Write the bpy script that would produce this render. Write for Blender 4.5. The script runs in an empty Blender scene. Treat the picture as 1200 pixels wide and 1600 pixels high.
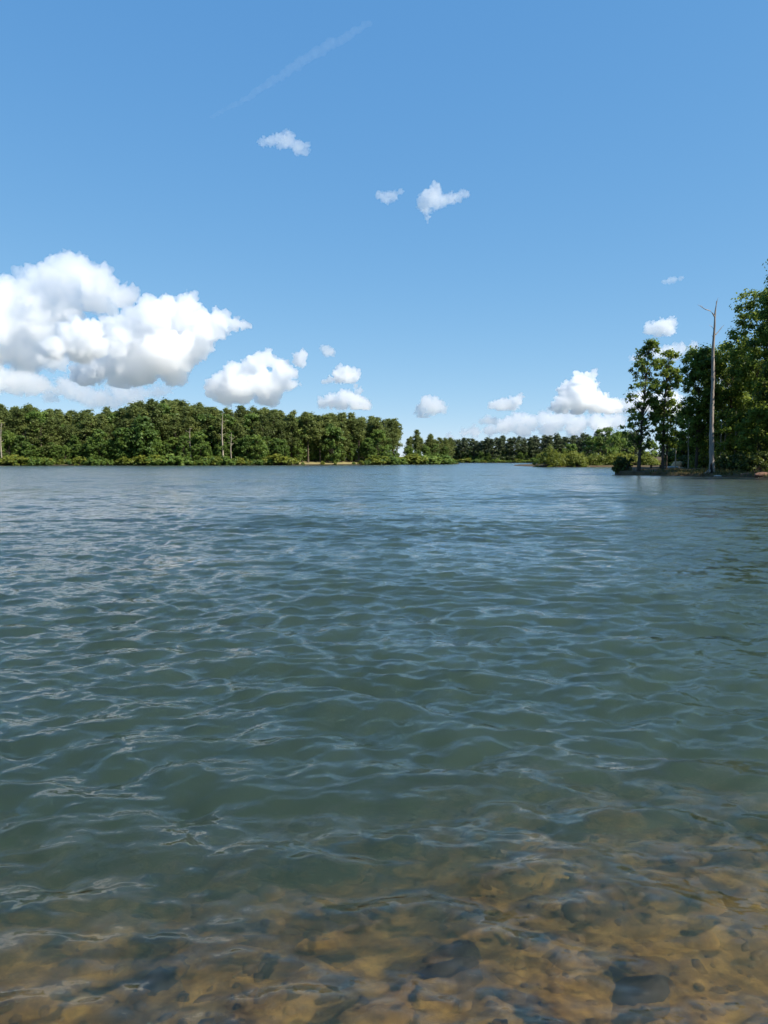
import bpy, math, random
import numpy as np
from mathutils import Vector, Matrix

random.seed(7)
rng = np.random.default_rng(11)
scene = bpy.context.scene
col = scene.collection
R = math.radians

# ------------------------------------------------------------------ camera
CAM_H, FPX, PITCH = 1.65, 1202.0, math.atan(80 / 1202.0)
cam_data = bpy.data.cameras.new('camera')
cam_data.sensor_fit = 'VERTICAL'
cam_data.sensor_height = 34.6
cam_data.sensor_width = 34.6
cam_data.lens = 34.6 * FPX / 1600.0
cam_data.clip_start = 0.05
cam_data.clip_end = 60000
cam = bpy.data.objects.new('camera', cam_data)
col.objects.link(cam)
cam.location = (0, 0, CAM_H)
cam.rotation_euler = (R(90) - PITCH, 0, 0)
scene.camera = cam

# ------------------------------------------------------------------ light
SUN_EL, SUN_AZ = R(46), R(113)          # azimuth clockwise from the view direction (+Y)
world = bpy.data.worlds.new('World')
scene.world = world
world.use_nodes = True
wn = world.node_tree.nodes
wl = world.node_tree.links
wn.clear()
sky = wn.new('ShaderNodeTexSky')
sky.sky_type = 'NISHITA'
sky.sun_disc = False
sky.sun_elevation = SUN_EL
sky.sun_rotation = SUN_AZ
sky.altitude = 0
sky.air_density = 0.5
sky.dust_density = 0.0
sky.ozone_density = 2.5
bg = wn.new('ShaderNodeBackground')
bg.inputs['Strength'].default_value = 0.0605
wo = wn.new('ShaderNodeOutputWorld')
# the photograph's vivid, flat rendering of a clear sky: one tone curve per channel for the whole dome
sep = wn.new('ShaderNodeSeparateColor')
cmb = wn.new('ShaderNodeCombineColor')
wl.new(sky.outputs['Color'], sep.inputs[0])
for ch, (ref, out_v, g) in enumerate(((0.296, 0.370, 0.77), (0.485, 0.622, 0.47), (0.767, 0.862, 0.25))):
    pw = wn.new('ShaderNodeMath'); pw.operation = 'POWER'; pw.inputs[1].default_value = g
    ml = wn.new('ShaderNodeMath'); ml.operation = 'MULTIPLY'
    ml.inputs[1].default_value = out_v / 0.1 * (0.115 / ref) ** g
    wl.new(sep.outputs[ch], pw.inputs[0]); wl.new(pw.outputs[0], ml.inputs[0]); wl.new(ml.outputs[0], cmb.inputs[ch])
wl.new(cmb.outputs[0], bg.inputs['Color'])
wl.new(bg.outputs['Background'], wo.inputs['Surface'])

to_sun = Vector((math.sin(SUN_AZ) * math.cos(SUN_EL), math.cos(SUN_AZ) * math.cos(SUN_EL), math.sin(SUN_EL)))
sun_data = bpy.data.lights.new('sun', 'SUN')
sun_data.energy = 5.0
sun_data.angle = R(0.5)
sun_data.color = (1.0, 0.93, 0.82)
sun = bpy.data.objects.new('sun', sun_data)
col.objects.link(sun)
sun.rotation_euler = to_sun.to_track_quat('Z', 'Y').to_euler()
sun.location = to_sun * 60

scene.view_settings.view_transform = 'Standard'
scene.view_settings.look = 'None'
scene.view_settings.gamma = 1.0
scene.view_settings.exposure = 0.80
scene.view_settings.use_curve_mapping = False
cy = scene.cycles
cy.use_denoising = True
cy.max_bounces = 28
cy.diffuse_bounces = 3
cy.glossy_bounces = 3
cy.transmission_bounces = 6
cy.volume_bounces = 28
cy.transparent_max_bounces = 10
cy.caustics_reflective = False
cy.caustics_refractive = False
cy.sample_clamp_indirect = 8.0
cy.blur_glossy = 0.5


def at(px, py, Y):
    """Point at depth Y (metres ahead) seen at a photograph position."""
    u, v = (px - 600) / FPX, (800 - py) / FPX
    d = Vector((u, math.cos(PITCH) + v * math.sin(PITCH), v * math.cos(PITCH) - math.sin(PITCH)))
    return Vector((0, 0, CAM_H)) + d * (Y / d.y)


def X_at(px, Y):
    return at(px, 722, Y).x


# ------------------------------------------------------------------ helpers
def tag(o, label=None, cat=None, group=None, kind=None):
    if label: o['label'] = label
    if cat: o['category'] = cat
    if group: o['group'] = group
    if kind: o['kind'] = kind
    return o


def link(name, mesh, parent=None):
    o = bpy.data.objects.new(name, mesh)
    col.objects.link(o)
    if parent: o.parent = parent
    return o


def empty(name, loc, rz=0.0):
    o = bpy.data.objects.new(name, None)
    col.objects.link(o)
    o.location = loc
    o.rotation_euler = (0, 0, rz)
    o.empty_display_size = 0.3
    return o


def copy_tree(o, parent=None):
    c = o.copy()
    col.objects.link(c)
    c.parent = parent
    for ch in o.children:
        copy_tree(ch, c)
    return c


def np_mesh(name, v, f, mat, smooth=False, tint=None):
    """v (n,3), f (m,k) numpy arrays -> mesh"""
    v = np.ascontiguousarray(v, dtype=np.float32)
    f = np.ascontiguousarray(f, dtype=np.int32)
    m = bpy.data.meshes.new(name)
    n, k = f.shape
    m.vertices.add(len(v))
    m.vertices.foreach_set('co', v.ravel())
    m.loops.add(n * k)
    m.loops.foreach_set('vertex_index', f.ravel())
    m.polygons.add(n)
    m.polygons.foreach_set('loop_start', np.arange(0, n * k, k, dtype=np.int32))
    m.polygons.foreach_set('loop_total', np.full(n, k, dtype=np.int32))
    m.update(calc_edges=True)
    if smooth:
        m.polygons.foreach_set('use_smooth', np.ones(n, dtype=bool))
    if tint is not None:
        a = m.attributes.new('tint', 'FLOAT', 'FACE')
        a.data.foreach_set('value', np.ascontiguousarray(tint, dtype=np.float32))
    m.materials.append(mat)
    m.validate()
    return m


# vectorised gradient-ish value noise
_perm = rng.permutation(4096)
_vals = rng.uniform(-1, 1, 4096)


def _h(i, j, k):
    return _vals[_perm[(_perm[(_perm[i & 4095] + j) & 4095] + k) & 4095]]


def vnoise(p):
    p = np.asarray(p, dtype=np.float64)
    i = np.floor(p).astype(np.int64)
    f = p - i
    w = f * f * f * (f * (f * 6 - 15) + 10)
    x, y, z = i[..., 0], i[..., 1], i[..., 2]
    u, v, t = w[..., 0], w[..., 1], w[..., 2]
    def lx(yy, zz):
        a = _h(x, yy, zz); b = _h(x + 1, yy, zz)
        return a + (b - a) * u
    def ly(zz):
        a = lx(y, zz); b = lx(y + 1, zz)
        return a + (b - a) * v
    a = ly(z); b = ly(z + 1)
    return a + (b - a) * t


def fbm(p, octv=4, lac=2.03, gain=0.5):
    p = np.asarray(p, dtype=np.float64)
    s, a = 0.0, 1.0
    for o in range(octv):
        s = s + a * vnoise(p + 17.3 * o)
        p = p * lac
        a *= gain
    return s


def xy3(x, y, s):
    return np.stack([x * s, y * s, np.zeros_like(x)], -1)


def interp(px, table):
    xs = [t[0] for t in table]; ys = [t[1] for t in table]
    return float(np.interp(px, xs, ys))


# tubes joined to one (verts, quads)
class Tubes:
    def __init__(self):
        self.v, self.f, self.n = [], [], 0

    def add(self, pts, rad, seg=6):
        pts = [Vector(p) for p in pts]
        rings = []
        for i, p in enumerate(pts):
            t = (pts[min(i + 1, len(pts) - 1)] - pts[max(i - 1, 0)]).normalized()
            a = t.orthogonal() if abs(t.z) < 0.9 else Vector((1, 0, 0)) - t * t.x
            a.normalize(); b = t.cross(a)
            for s in range(seg):
                an = 2 * math.pi * s / seg
                self.v.append(p + (a * math.cos(an) + b * math.sin(an)) * rad[i])
        for i in range(len(pts) - 1):
            for s in range(seg):
                s2 = (s + 1) % seg
                o = self.n + i * seg
                self.f.append((o + s, o + s2, o + seg + s2, o + seg + s))
        self.n += len(pts) * seg

    def mesh(self, name, mat):
        return np_mesh(name, np.array([tuple(p) for p in self.v]), np.array(self.f), mat, smooth=True)


# ------------------------------------------------------------------ materials
def new_mat(name):
    m = bpy.data.materials.new(name)
    m.use_nodes = True
    nt = m.node_tree
    nt.nodes.clear()
    out = nt.nodes.new('ShaderNodeOutputMaterial')
    return m, nt, nt.nodes, nt.links, out


def ramp(nd, stops):
    r = nd.new('ShaderNodeValToRGB')
    e = r.color_ramp.elements
    while len(e) < len(stops): e.new(0.5)
    for i, (p, c) in enumerate(stops):
        e[i].position = p
        e[i].color = (c[0], c[1], c[2], 1)
    return r


def foliage(name, dark, mid, light, transl=0.3, gloss=0.25, spread=0.25):
    m, nt, nd, lk, out = new_mat(name)
    at_ = nd.new('ShaderNodeAttribute'); at_.attribute_name = 'tint'
    oi = nd.new('ShaderNodeObjectInfo')
    ma = nd.new('ShaderNodeMath'); ma.operation = 'MULTIPLY_ADD'
    ma.inputs[1].default_value = spread; ma.inputs[2].default_value = -spread / 2
    lk.new(oi.outputs['Random'], ma.inputs[0])
    ad = nd.new('ShaderNodeMath'); ad.operation = 'ADD'; ad.use_clamp = True
    lk.new(at_.outputs['Fac'], ad.inputs[0]); lk.new(ma.outputs[0], ad.inputs[1])
    rp = ramp(nd, [(0.0, dark), (0.5, mid), (1.0, light)])
    lk.new(ad.outputs[0], rp.inputs['Fac'])
    pb = nd.new('ShaderNodeBsdfPrincipled')
    pb.inputs['Roughness'].default_value = 0.55
    pb.inputs['Specular IOR Level'].default_value = gloss
    lk.new(rp.outputs['Color'], pb.inputs['Base Color'])
    tr = nd.new('ShaderNodeBsdfTranslucent')
    hs = nd.new('ShaderNodeHueSaturation')
    hs.inputs['Hue'].default_value = 0.485; hs.inputs['Value'].default_value = 1.3
    lk.new(rp.outputs['Color'], hs.inputs['Color'])
    lk.new(hs.outputs['Color'], tr.inputs['Color'])
    mx = nd.new('ShaderNodeMixShader'); mx.inputs['Fac'].default_value = transl
    lk.new(pb.outputs[0], mx.inputs[1]); lk.new(tr.outputs[0], mx.inputs[2])
    lk.new(mx.outputs[0], out.inputs['Surface'])
    return m


def rough_mat(name, c1, c2, scale, rough=0.9, stretch=(1, 1, 1), bump=0.3, detail=6, c3=None):
    m, nt, nd, lk, out = new_mat(name)
    tc = nd.new('ShaderNodeTexCoord')
    mp = nd.new('ShaderNodeMapping'); mp.inputs['Scale'].default_value = stretch
    lk.new(tc.outputs['Object'], mp.inputs['Vector'])
    nz = nd.new('ShaderNodeTexNoise'); nz.inputs['Scale'].default_value = scale
    nz.inputs['Detail'].default_value = detail; nz.inputs['Roughness'].default_value = 0.65
    lk.new(mp.outputs[0], nz.inputs['Vector'])
    st = [(0.32, c1), (0.68, c2)] if c3 is None else [(0.3, c1), (0.5, c2), (0.7, c3)]
    rp = ramp(nd, st)
    lk.new(nz.outputs['Fac'], rp.inputs['Fac'])
    pb = nd.new('ShaderNodeBsdfPrincipled')
    pb.inputs['Roughness'].default_value = rough
    pb.inputs['Specular IOR Level'].default_value = 0.25
    lk.new(rp.outputs['Color'], pb.inputs['Base Color'])
    bp = nd.new('ShaderNodeBump'); bp.inputs['Strength'].default_value = bump
    lk.new(nz.outputs['Fac'], bp.inputs['Height'])
    lk.new(bp.outputs[0], pb.inputs['Normal'])
    lk.new(pb.outputs[0], out.inputs['Surface'])
    return m


M = {}
M['pine'] = foliage('pine_needles', (0.074, 0.100, 0.028), (0.125, 0.160, 0.042), (0.185, 0.215, 0.058), 0.44, 0.2, 0.75)
M['oak'] = foliage('broadleaf_foliage', (0.065, 0.115, 0.024), (0.118, 0.195, 0.036), (0.180, 0.250, 0.048), 0.46, 0.3, 0.6)
M['far'] = foliage('far_pine_needles', (0.050, 0.070, 0.036), (0.080, 0.105, 0.048), (0.110, 0.138, 0.056), 0.35, 0.2, 0.5)
M['shrub'] = foliage('shrub_foliage', (0.105, 0.140, 0.022), (0.160, 0.195, 0.028), (0.215, 0.235, 0.038), 0.42, 0.3, 0.4)
M['gum'] = foliage('near_tree_foliage', (0.052, 0.092, 0.017), (0.130, 0.200, 0.030), (0.235, 0.290, 0.042), 0.56, 0.3, 0.25)
M['bark'] = rough_mat('pine_bark', (0.06, 0.045, 0.035), (0.16, 0.12, 0.09), 3, 0.95, (1, 1, 0.2), 0.6)
M['palebark'] = rough_mat('pale_bark', (0.22, 0.18, 0.14), (0.42, 0.36, 0.28), 3, 0.9, (1, 1, 0.15), 0.5)
M['darkbark'] = rough_mat('dark_bark', (0.035, 0.028, 0.022), (0.10, 0.08, 0.06), 5, 0.95, (1, 1, 0.2), 0.6)

# ------------------------------------------------------------------ lake: bed, water
def bed_z(x, y):
    """near lake bed, y metres ahead of the camera; a shallow shelf reaches farther out on the right"""
    x = np.asarray(x, float); y = np.asarray(y, float)
    shift = 0.55 * np.tanh(x * 0.9) + 0.15 * fbm(xy3(x, y, 0.5), 2)
    t = y - 1.2 - shift * np.clip((y - 1.5) / 2.0, 0, 1)
    z = np.where(t < 0, -0.10 * t, -0.10 * t - 0.028 * np.maximum(t, 0) ** 2)
    drop = np.clip((t - 1.9) / 3.3, 0, 1)
    z = z - 0.9 * drop * drop
    z = np.maximum(z, -2.6)
    z = np.where(t < -1.0, 0.10 + 0.16 * (-t - 1.0), z)
    z = np.minimum(z, 0.45 + 0.03 * np.maximum(-t, 0))
    amp = np.clip(1.3 - 0.1 * np.abs(y - 2), 0.3, 1)
    z = z - 0.03 * np.clip((y - 0.9) / 0.8, 0, 1)
    z = z + amp * (0.035 * fbm(xy3(x, y, 2.2), 3) + 0.012 * fbm(xy3(x, y, 9), 2))
    return z


def axis(neg, pos, fine_lo, fine_hi, d0, ratio):
    a = list(np.arange(fine_lo, fine_hi + 1e-6, d0))
    d, p = d0, a[-1]
    while p < pos:
        d = min(d * (1 + ratio), 1e9); p += d; a.append(p)
    d, p = d0, a[0]
    lo = []
    while p > neg:
        d *= (1 + ratio); p -= d; lo.append(p)
    return np.array(lo[::-1] + a)


def grid_faces(nx, ny):
    i = np.arange(nx - 1)[None, :]; j = np.arange(ny - 1)[:, None]
    o = (j * nx + i)
    return np.stack([o, o + 1, o + nx + 1, o + nx], -1).reshape(-1, 4)


M['bed'] = rough_mat('lake_bed_silt', (0.028, 0.018, 0.008), (0.23, 0.130, 0.034), 7.0, 0.9, (1, 1, 1), 0.5, 9, (0.66, 0.42, 0.115))
xa = axis(-60, 60, -2.6, 2.6, 0.03, 0.07)
ya = axis(-14, 40, -0.5, 5.0, 0.03, 0.07)
Xg, Yg = np.meshgrid(xa, ya)
bed = link('near_shore_ground', np_mesh('near_shore_ground', np.stack([Xg, Yg, bed_z(Xg, Yg)], -1).reshape(-1, 3),
           grid_faces(len(xa), len(ya)), M['bed'], True))
tag(bed, kind='structure')

M['deep'] = rough_mat('deep_lake_bed', (0.03, 0.03, 0.02), (0.07, 0.06, 0.035), 0.5, 0.9)
v = np.array([(-16000, -16000, -3.0), (16000, -16000, -3.0), (16000, 16000, -3.0), (-16000, 16000, -3.0)])
tag(link('lake_bed', np_mesh('lake_bed', v, np.array([[0, 1, 2, 3]]), M['deep'])), kind='structure')

# --- wave field: a wind sea as a sum of sine components
NW = 130
lam = np.exp(rng.uniform(math.log(0.065), math.log(1.25), NW))
kk = 2 * math.pi / lam
main = R(-96)                      # waves run towards the camera
ang = main + rng.normal(0, 0.58, NW)
peak = 0.40
slope = 0.0225 * np.exp(-0.5 * (np.log(lam / peak) / 0.75) ** 2) + 0.0145
ampw = slope / kk
phs = rng.uniform(0, 2 * math.pi, NW)


def waves(x, y, spacing):
    z = np.zeros_like(x)
    gx = x + 0.25 * fbm(xy3(x, y, 0.35), 2)
    gy = y + 0.25 * fbm(xy3(y, x, 0.35), 2)
    gust = 0.85 + 0.35 * fbm(xy3(x * 0.6, y, 0.16), 2)
    for i in range(NW):
        fade = np.clip((lam[i] / spacing - 2.5) / 3.0, 0, 1)
        sel = fade > 0
        if not sel.any(): continue
        ph = kk[i] * (gx[sel] * math.cos(ang[i]) + gy[sel] * math.sin(ang[i])) + phs[i]
        s = np.sin(ph)
        z[sel] += fade[sel] * ampw[i] * (s + 0.28 * np.cos(2 * ph))   # peaked crests
    return z * np.clip(gust, 0.5, 1.35)


xa = axis(-9000, 9000, -1.9, 1.9, 0.0145, 0.0090)
ya = axis(-60, 9000, 1.2, 3.4, 0.012, 0.0058)
# let the cells grow faster once waves are finer than a cell
def thin(a, lim=62.0, ratio=0.12, neg=None):
    core = a[(a > (-lim if neg is None else neg)) & (a < lim)]
    out, d, p = list(core), core[-1] - core[-2], core[-1]
    while p < 12000: d *= 1 + ratio; p += d; out.append(p)
    d, p, lo = core[1] - core[0], core[0], []
    while p > -12000: d *= 1 + ratio; p -= d; lo.append(p)
    return np.array(lo[::-1] + out)
xa, ya = thin(xa), thin(ya, neg=0.5)
Xg, Yg = np.meshgrid(xa, ya)
dxg = np.gradient(xa)[None, :] + 0 * Xg
dyg = np.gradient(ya)[:, None] + 0 * Xg
sp = np.maximum(dxg * 0.6, dyg)
inside = (np.abs(Xg) < 120) & (Yg > -8) & (Yg < 120)
Zg = np.zeros_like(Xg)
Zg[inside] = waves(Xg[inside], Yg[inside], sp[inside])
calm = np.clip((Yg - 0.3) / 2.5, 0.45, 1)
Zg *= calm
# share of the wave slope that the sheet is too coarse to carry
tot = (slope ** 2).sum()
unres = np.zeros_like(Xg)
for i in range(NW):
    unres += (1 - np.clip((lam[i] / sp - 2.5) / 3.0, 0, 1)) * slope[i] ** 2 / tot
unres = np.sqrt(np.clip(unres, 0, 1))
nx, ny = len(xa), len(ya)
print('water grid', nx, ny)
top = np.stack([Xg, Yg, Zg], -1).reshape(-1, 3)
F = grid_faces(nx, ny)
# closed body: skirt and floor
rim = np.concatenate([np.arange(nx), np.arange(1, ny) * nx + nx - 1, (ny - 1) * nx + np.arange(nx - 2, -1, -1), np.arange(ny - 2, 0, -1) * nx])
rv = top[rim].copy(); rv[:, 2] = -3.6
cen = np.array([[0, 0, -3.6]])
nb = len(top)
i0 = np.arange(len(rim)); i1 = (i0 + 1) % len(rim)
skirt = np.stack([rim[i0], nb + i0, nb + i1, rim[i1]], -1)
corner = nb + len(rim)
floor_f = np.stack([nb + i0, np.full_like(i0, corner), np.full_like(i0, corner), nb + i1], -1)
V = np.concatenate([top, rv, cen])


def water_mat():
    m, nt, nd, lk, out = new_mat('lake_water')
    tc = nd.new('ShaderNodeTexCoord')
    at_ = nd.new('ShaderNodeAttribute'); at_.attribute_name = 'unresolved'
    geo = nd.new('ShaderNodeNewGeometry')

    def layer(scale, sx, sy, detail):
        mp = nd.new('ShaderNodeMapping'); mp.inputs['Scale'].default_value = (sx, sy, 1)
        mp.inputs['Rotation'].default_value = (0, 0, R(6))
        lk.new(tc.outputs['Object'], mp.inputs['Vector'])
        nz = nd.new('ShaderNodeTexNoise'); nz.inputs['Scale'].default_value = scale
        nz.inputs['Detail'].default_value = detail; nz.inputs['Roughness'].default_value = 0.55
        lk.new(mp.outputs[0], nz.inputs['Vector'])
        sb = nd.new('ShaderNodeVectorMath'); sb.operation = 'SUBTRACT'
        sb.inputs[1].default_value = (0.5, 0.5, 0.5)
        lk.new(nz.outputs['Color'], sb.inputs[0])
        return sb.outputs[0]

    def mul(vec, val=None, sock=None, amt=(1, 1, 0)):
        a = nd.new('ShaderNodeVectorMath'); a.operation = 'MULTIPLY'
        a.inputs[1].default_value = amt
        lk.new(vec, a.inputs[0])
        if sock is None: return a.outputs[0]
        s = nd.new('ShaderNodeVectorMath'); s.operation = 'SCALE'
        lk.new(a.outputs[0], s.inputs[0]); lk.new(sock, s.inputs['Scale'])
        return s.outputs[0]

    def add(a, b):
        s = nd.new('ShaderNodeVectorMath'); s.operation = 'ADD'
        lk.new(a, s.inputs[0]); lk.new(b, s.inputs[1])
        return s.outputs[0]

    fine = mul(layer(19.0, 0.6, 1.0, 3), amt=(0.45, 0.60, 0))            # capillary ripples everywhere
    mid = mul(layer(2.4, 0.5, 1.0, 4), sock=at_.outputs['Fac'], amt=(0.75, 0.95, 0))   # wind waves beyond the mesh
    wide = mul(layer(0.12, 0.35, 1.0, 3), sock=at_.outputs['Fac'], amt=(0.16, 0.42, 0)) # gust streaks
    swell = mul(layer(0.42, 0.5, 1.0, 2), sock=at_.outputs['Fac'], amt=(0.25, 0.60, 0))  # longer waves beyond the mesh
    small = mul(layer(7.5, 0.45, 1.0, 2), amt=(0.26, 0.36, 0))           # wavelets riding on the waves
    n = add(add(add(add(geo.outputs['Normal'], fine), small), mid), add(wide, swell))
    nm = nd.new('ShaderNodeVectorMath'); nm.operation = 'NORMALIZE'
    lk.new(n, nm.inputs[0])
    N = nm.outputs[0]
    fr = nd.new('ShaderNodeFresnel'); fr.inputs['IOR'].default_value = 1.333
    lk.new(N, fr.inputs['Normal'])
    # sub-pixel wave slopes: rougher glints and less mirror-like grazing reflection where the mesh carries no waves
    gl = nd.new('ShaderNodeBsdfGlossy'); gl.distribution = 'MULTI_GGX'
    ro = nd.new('ShaderNodeMath'); ro.operation = 'MULTIPLY_ADD'; ro.inputs[1].default_value = 0.14; ro.inputs[2].default_value = 0.045
    lk.new(at_.outputs['Fac'], ro.inputs[0]); lk.new(ro.outputs[0], gl.inputs['Roughness'])
    fs = nd.new('ShaderNodeMath'); fs.operation = 'MULTIPLY_ADD'; fs.inputs[1].default_value = -0.03; fs.inputs[2].default_value = 1.0
    lk.new(at_.outputs['Fac'], fs.inputs[0])
    fm = nd.new('ShaderNodeMath'); fm.operation = 'MULTIPLY'
    lk.new(fr.outputs[0], fm.inputs[0]); lk.new(fs.outputs[0], fm.inputs[1])
    gl.inputs['Color'].default_value = (0.97, 0.97, 0.97, 1)
    lk.new(N, gl.inputs['Normal'])
    tr = nd.new('ShaderNodeBsdfTransparent')
    rf = nd.new('ShaderNodeBsdfRefraction'); rf.inputs['IOR'].default_value = 1.333
    rf.inputs['Roughness'].default_value = 0.06
    lk.new(N, rf.inputs['Normal'])
    tp = nd.new('ShaderNodeMixShader'); tp.inputs['Fac'].default_value = 0.5
    lk.new(tr.outputs[0], tp.inputs[1]); lk.new(rf.outputs[0], tp.inputs[2])
    mx = nd.new('ShaderNodeMixShader')
    lk.new(fm.outputs[0], mx.inputs['Fac'])
    lk.new(tp.outputs[0], mx.inputs[1]); lk.new(gl.outputs[0], mx.inputs[2])
    lk.new(mx.outputs[0], out.inputs['Surface'])
    sc = nd.new('ShaderNodeVolumeScatter')
    sc.inputs['Color'].default_value = (0.43, 0.65, 0.66, 1); sc.inputs['Density'].default_value = 0.60
    sc.inputs['Anisotropy'].default_value = 0.2
    ab = nd.new('ShaderNodeVolumeAbsorption')
    ab.inputs['Color'].default_value = (0.46, 0.51, 0.25, 1); ab.inputs['Density'].default_value = 1.55
    av = nd.new('ShaderNodeAddShader')
    lk.new(sc.outputs[0], av.inputs[0]); lk.new(ab.outputs[0], av.inputs[1])
    lk.new(av.outputs[0], out.inputs['Volume'])
    return m


M['water'] = water_mat()
wm = np_mesh('water', V, np.concatenate([F, skirt]), M['water'], True)
wm2 = bpy.data.meshes.new('tmp')
import bmesh
bm = bmesh.new(); bm.from_mesh(wm)
bm.verts.ensure_lookup_table()
c = bm.verts[corner]
bm.verts.remove(c)
bm.verts.ensure_lookup_table()
fl = bm.faces.new([bm.verts[nb + i] for i in range(len(rim) - 1, -1, -1)])
bm.to_mesh(wm); bm.free()
bpy.data.meshes.remove(wm2)
at_u = wm.attributes.new('unresolved', 'FLOAT', 'POINT')
at_u.data.foreach_set('value', np.concatenate([unres.ravel(), np.zeros(len(rim))]).astype(np.float32))
water = link('water', wm)
tag(water, kind='structure')

# ======== parts ========

# ------------------------------------------------------------------ shores: banks that rise out of the water
def shore_strip(name, pts, inland, rise, mat, seed=0, n_along=160, bank=0.35, bank_w=1.2):
    """pts: shoreline (x, y) in order; land lies to the left-hand normal scaled by `inland` metres"""
    pts = np.array(pts, float)
    seg = np.r_[0, np.cumsum(np.hypot(*np.diff(pts, axis=0).T))]
    s = np.linspace(0, seg[-1], n_along)
    x = np.interp(s, seg, pts[:, 0]); y = np.interp(s, seg, pts[:, 1])
    tx, ty = np.gradient(x), np.gradient(y)
    ln = np.hypot(tx, ty); nxn, nyn = -ty / ln, tx / ln
    w = seg[-1] * 0.004
    wob = fbm(np.stack([s * 0.12 + seed, s * 0, s * 0], -1), 3) * min(1.2, w + 0.3)
    offs = np.array([-7, -3, -0.8, 0, 0.25, 0.7, bank_w, 3, 6, 10, 18, 30, 50, 80, 130])
    offs = np.r_[offs[offs < inland], inland]
    P = []
    for t in offs:
        if t < 0: z = t * 0.28
        elif t < bank_w: z = bank * (t / bank_w) ** 0.6
        else: z = bank + rise * ((t - bank_w) / (inland - bank_w)) ** 0.85
        zz = z + (0.04 + 0.03 * max(t, 0) ** 0.5) * fbm(np.stack([s * 0.5, s * 0 + t, s * 0 + seed], -1), 3) * (1 if t > 0 else 0.3)
        P.append(np.stack([x + nxn * (t + wob), y + nyn * (t + wob), zz], -1))
    P = np.array(P)
    o = link(name, np_mesh(name, P.reshape(-1, 3), grid_faces(n_along, len(offs)), mat, True))
    return tag(o, kind='structure')


M['grass_bank'] = rough_mat('dry_grass_bank', (0.10, 0.085, 0.03), (0.24, 0.20, 0.09), 0.25, 0.95, (1, 1, 1), 0.3, 6, (0.16, 0.15, 0.05))
def dark_foot(m):
    """a band of dark wet mud along the water's edge"""
    nt = m.node_tree; nd = nt.nodes; lk = nt.links
    pb = [n for n in nd if n.type == 'BSDF_PRINCIPLED'][0]
    src = pb.inputs['Base Color'].links[0].from_socket
    g = nd.new('ShaderNodeNewGeometry'); sx = nd.new('ShaderNodeSeparateXYZ'); lk.new(g.outputs['Position'], sx.inputs[0])
    mr = nd.new('ShaderNodeMapRange'); mr.inputs['From Min'].default_value = 0.30; mr.inputs['From Max'].default_value = 0.42
    lk.new(sx.outputs['Z'], mr.inputs['Value'])
    mc = nd.new('ShaderNodeMix'); mc.data_type = 'RGBA'
    mc.inputs[6].default_value = (0.032, 0.026, 0.015, 1)
    lk.new(mr.outputs[0], mc.inputs[0]); lk.new(src, mc.inputs[7]); lk.new(mc.outputs[2], pb.inputs['Base Color'])


dark_foot(M['grass_bank'])  # bank colour goes darker towards the waterline
M['clay_bank'] = rough_mat('clay_bank', (0.032, 0.026, 0.014), (0.085, 0.058, 0.030), 0.9, 0.95, (1, 1, 1), 0.6, 8, (0.06, 0.062, 0.024))

# left wood shoreline, nearest at the left, running away to the point at photograph x = 712
LW = [(-260, 246), (-60, 258), (80, 264), (200, 268), (330, 275), (430, 284), (540, 300), (600, 318), (650, 340), (690, 362), (712, 385), (716, 410), (705, 470), (690, 560)]
LWp = [(X_at(px, Y), Y) for px, Y in LW]
shore_strip('left_shore', LWp, 130, 9, M['grass_bank'], 1, 260)
FW = [(560, 690), (700, 652), (760, 640), (830, 640), (900, 640), (1000, 630), (1150, 600), (1400, 560)]
FWp = [(X_at(px, Y), Y) for px, Y in FW]
shore_strip('far_shore', FWp, 130, 7, M['clay_bank'], 2, 200)
BW = [(836, 214), (838, 207), (860, 203), (900, 202), (960, 201), (1040, 196), (1150, 190), (1400, 170)]
BWp = [(X_at(px, Y), Y) for px, Y in BW]
shore_strip('middle_shore', [(BWp[0][0] + 3, 262)] + BWp, 60, 1.5, M['clay_bank'], 3, 120)

# right-hand peninsula: an own sheet, front bank towards the camera
pen_front = [(961, 94), (966, 90.5), (990, 88.5), (1040, 86), (1090, 83), (1112, 81.5), (1150, 78), (1200, 74), (1300, 66), (1450, 58), (1700, 50), (2300, 45)]
pf = np.array([(X_at(px, Y), Y) for px, Y in pen_front])
pen_back = [(961, 95), (966, 99), (990, 103), (1040, 108), (1065, 118), (1085, 135), (1110, 150), (1150, 160), (1300, 160), (1450, 150), (1700, 130), (2300, 110)]
pb_ = np.array([(X_at(px, Y), Y) for px, Y in pen_back])
sf = np.linspace(0, 1, 220)
def resample(p):
    d = np.r_[0, np.cumsum(np.hypot(*np.diff(p, axis=0).T))]; d = d / d[-1]
    return np.stack([np.interp(sf, d, p[:, 0]), np.interp(sf, d, p[:, 1])], -1)
A, B = resample(pf), resample(pb_)
A[:, 1] += 0.5 * fbm(np.stack([sf * 60, sf * 0, sf * 0], -1), 3)
rows = []
for t, z in [(-0.02, -0.9), (-0.006, -0.25), (0, 0.0), (0.004, 0.22), (0.012, 0.34), (0.03, 0.42), (0.08, 0.50), (0.18, 0.58), (0.35, 0.75), (0.6, 0.9), (0.85, 0.75), (0.97, 0.4), (1.0, 0.0), (1.03, -0.9)]:
    P = A + (B - A) * t
    wid = np.hypot(*(B - A).T)
    zz = z + (0.0 if z <= 0 else 1) * (0.10 * fbm(np.stack([P[:, 0] * 0.5, P[:, 1] * 0.5, P[:, 0] * 0], -1), 4)) * min(1, abs(z) * 3)
    if z < 0: P = P + (np.array([0.0, -1.0]) if t < 0 else np.array([0.0, 1.0])) * (-z * 1.5)
    rows.append(np.stack([P[:, 0], P[:, 1], zz + 0 * P[:, 0]], -1))
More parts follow.
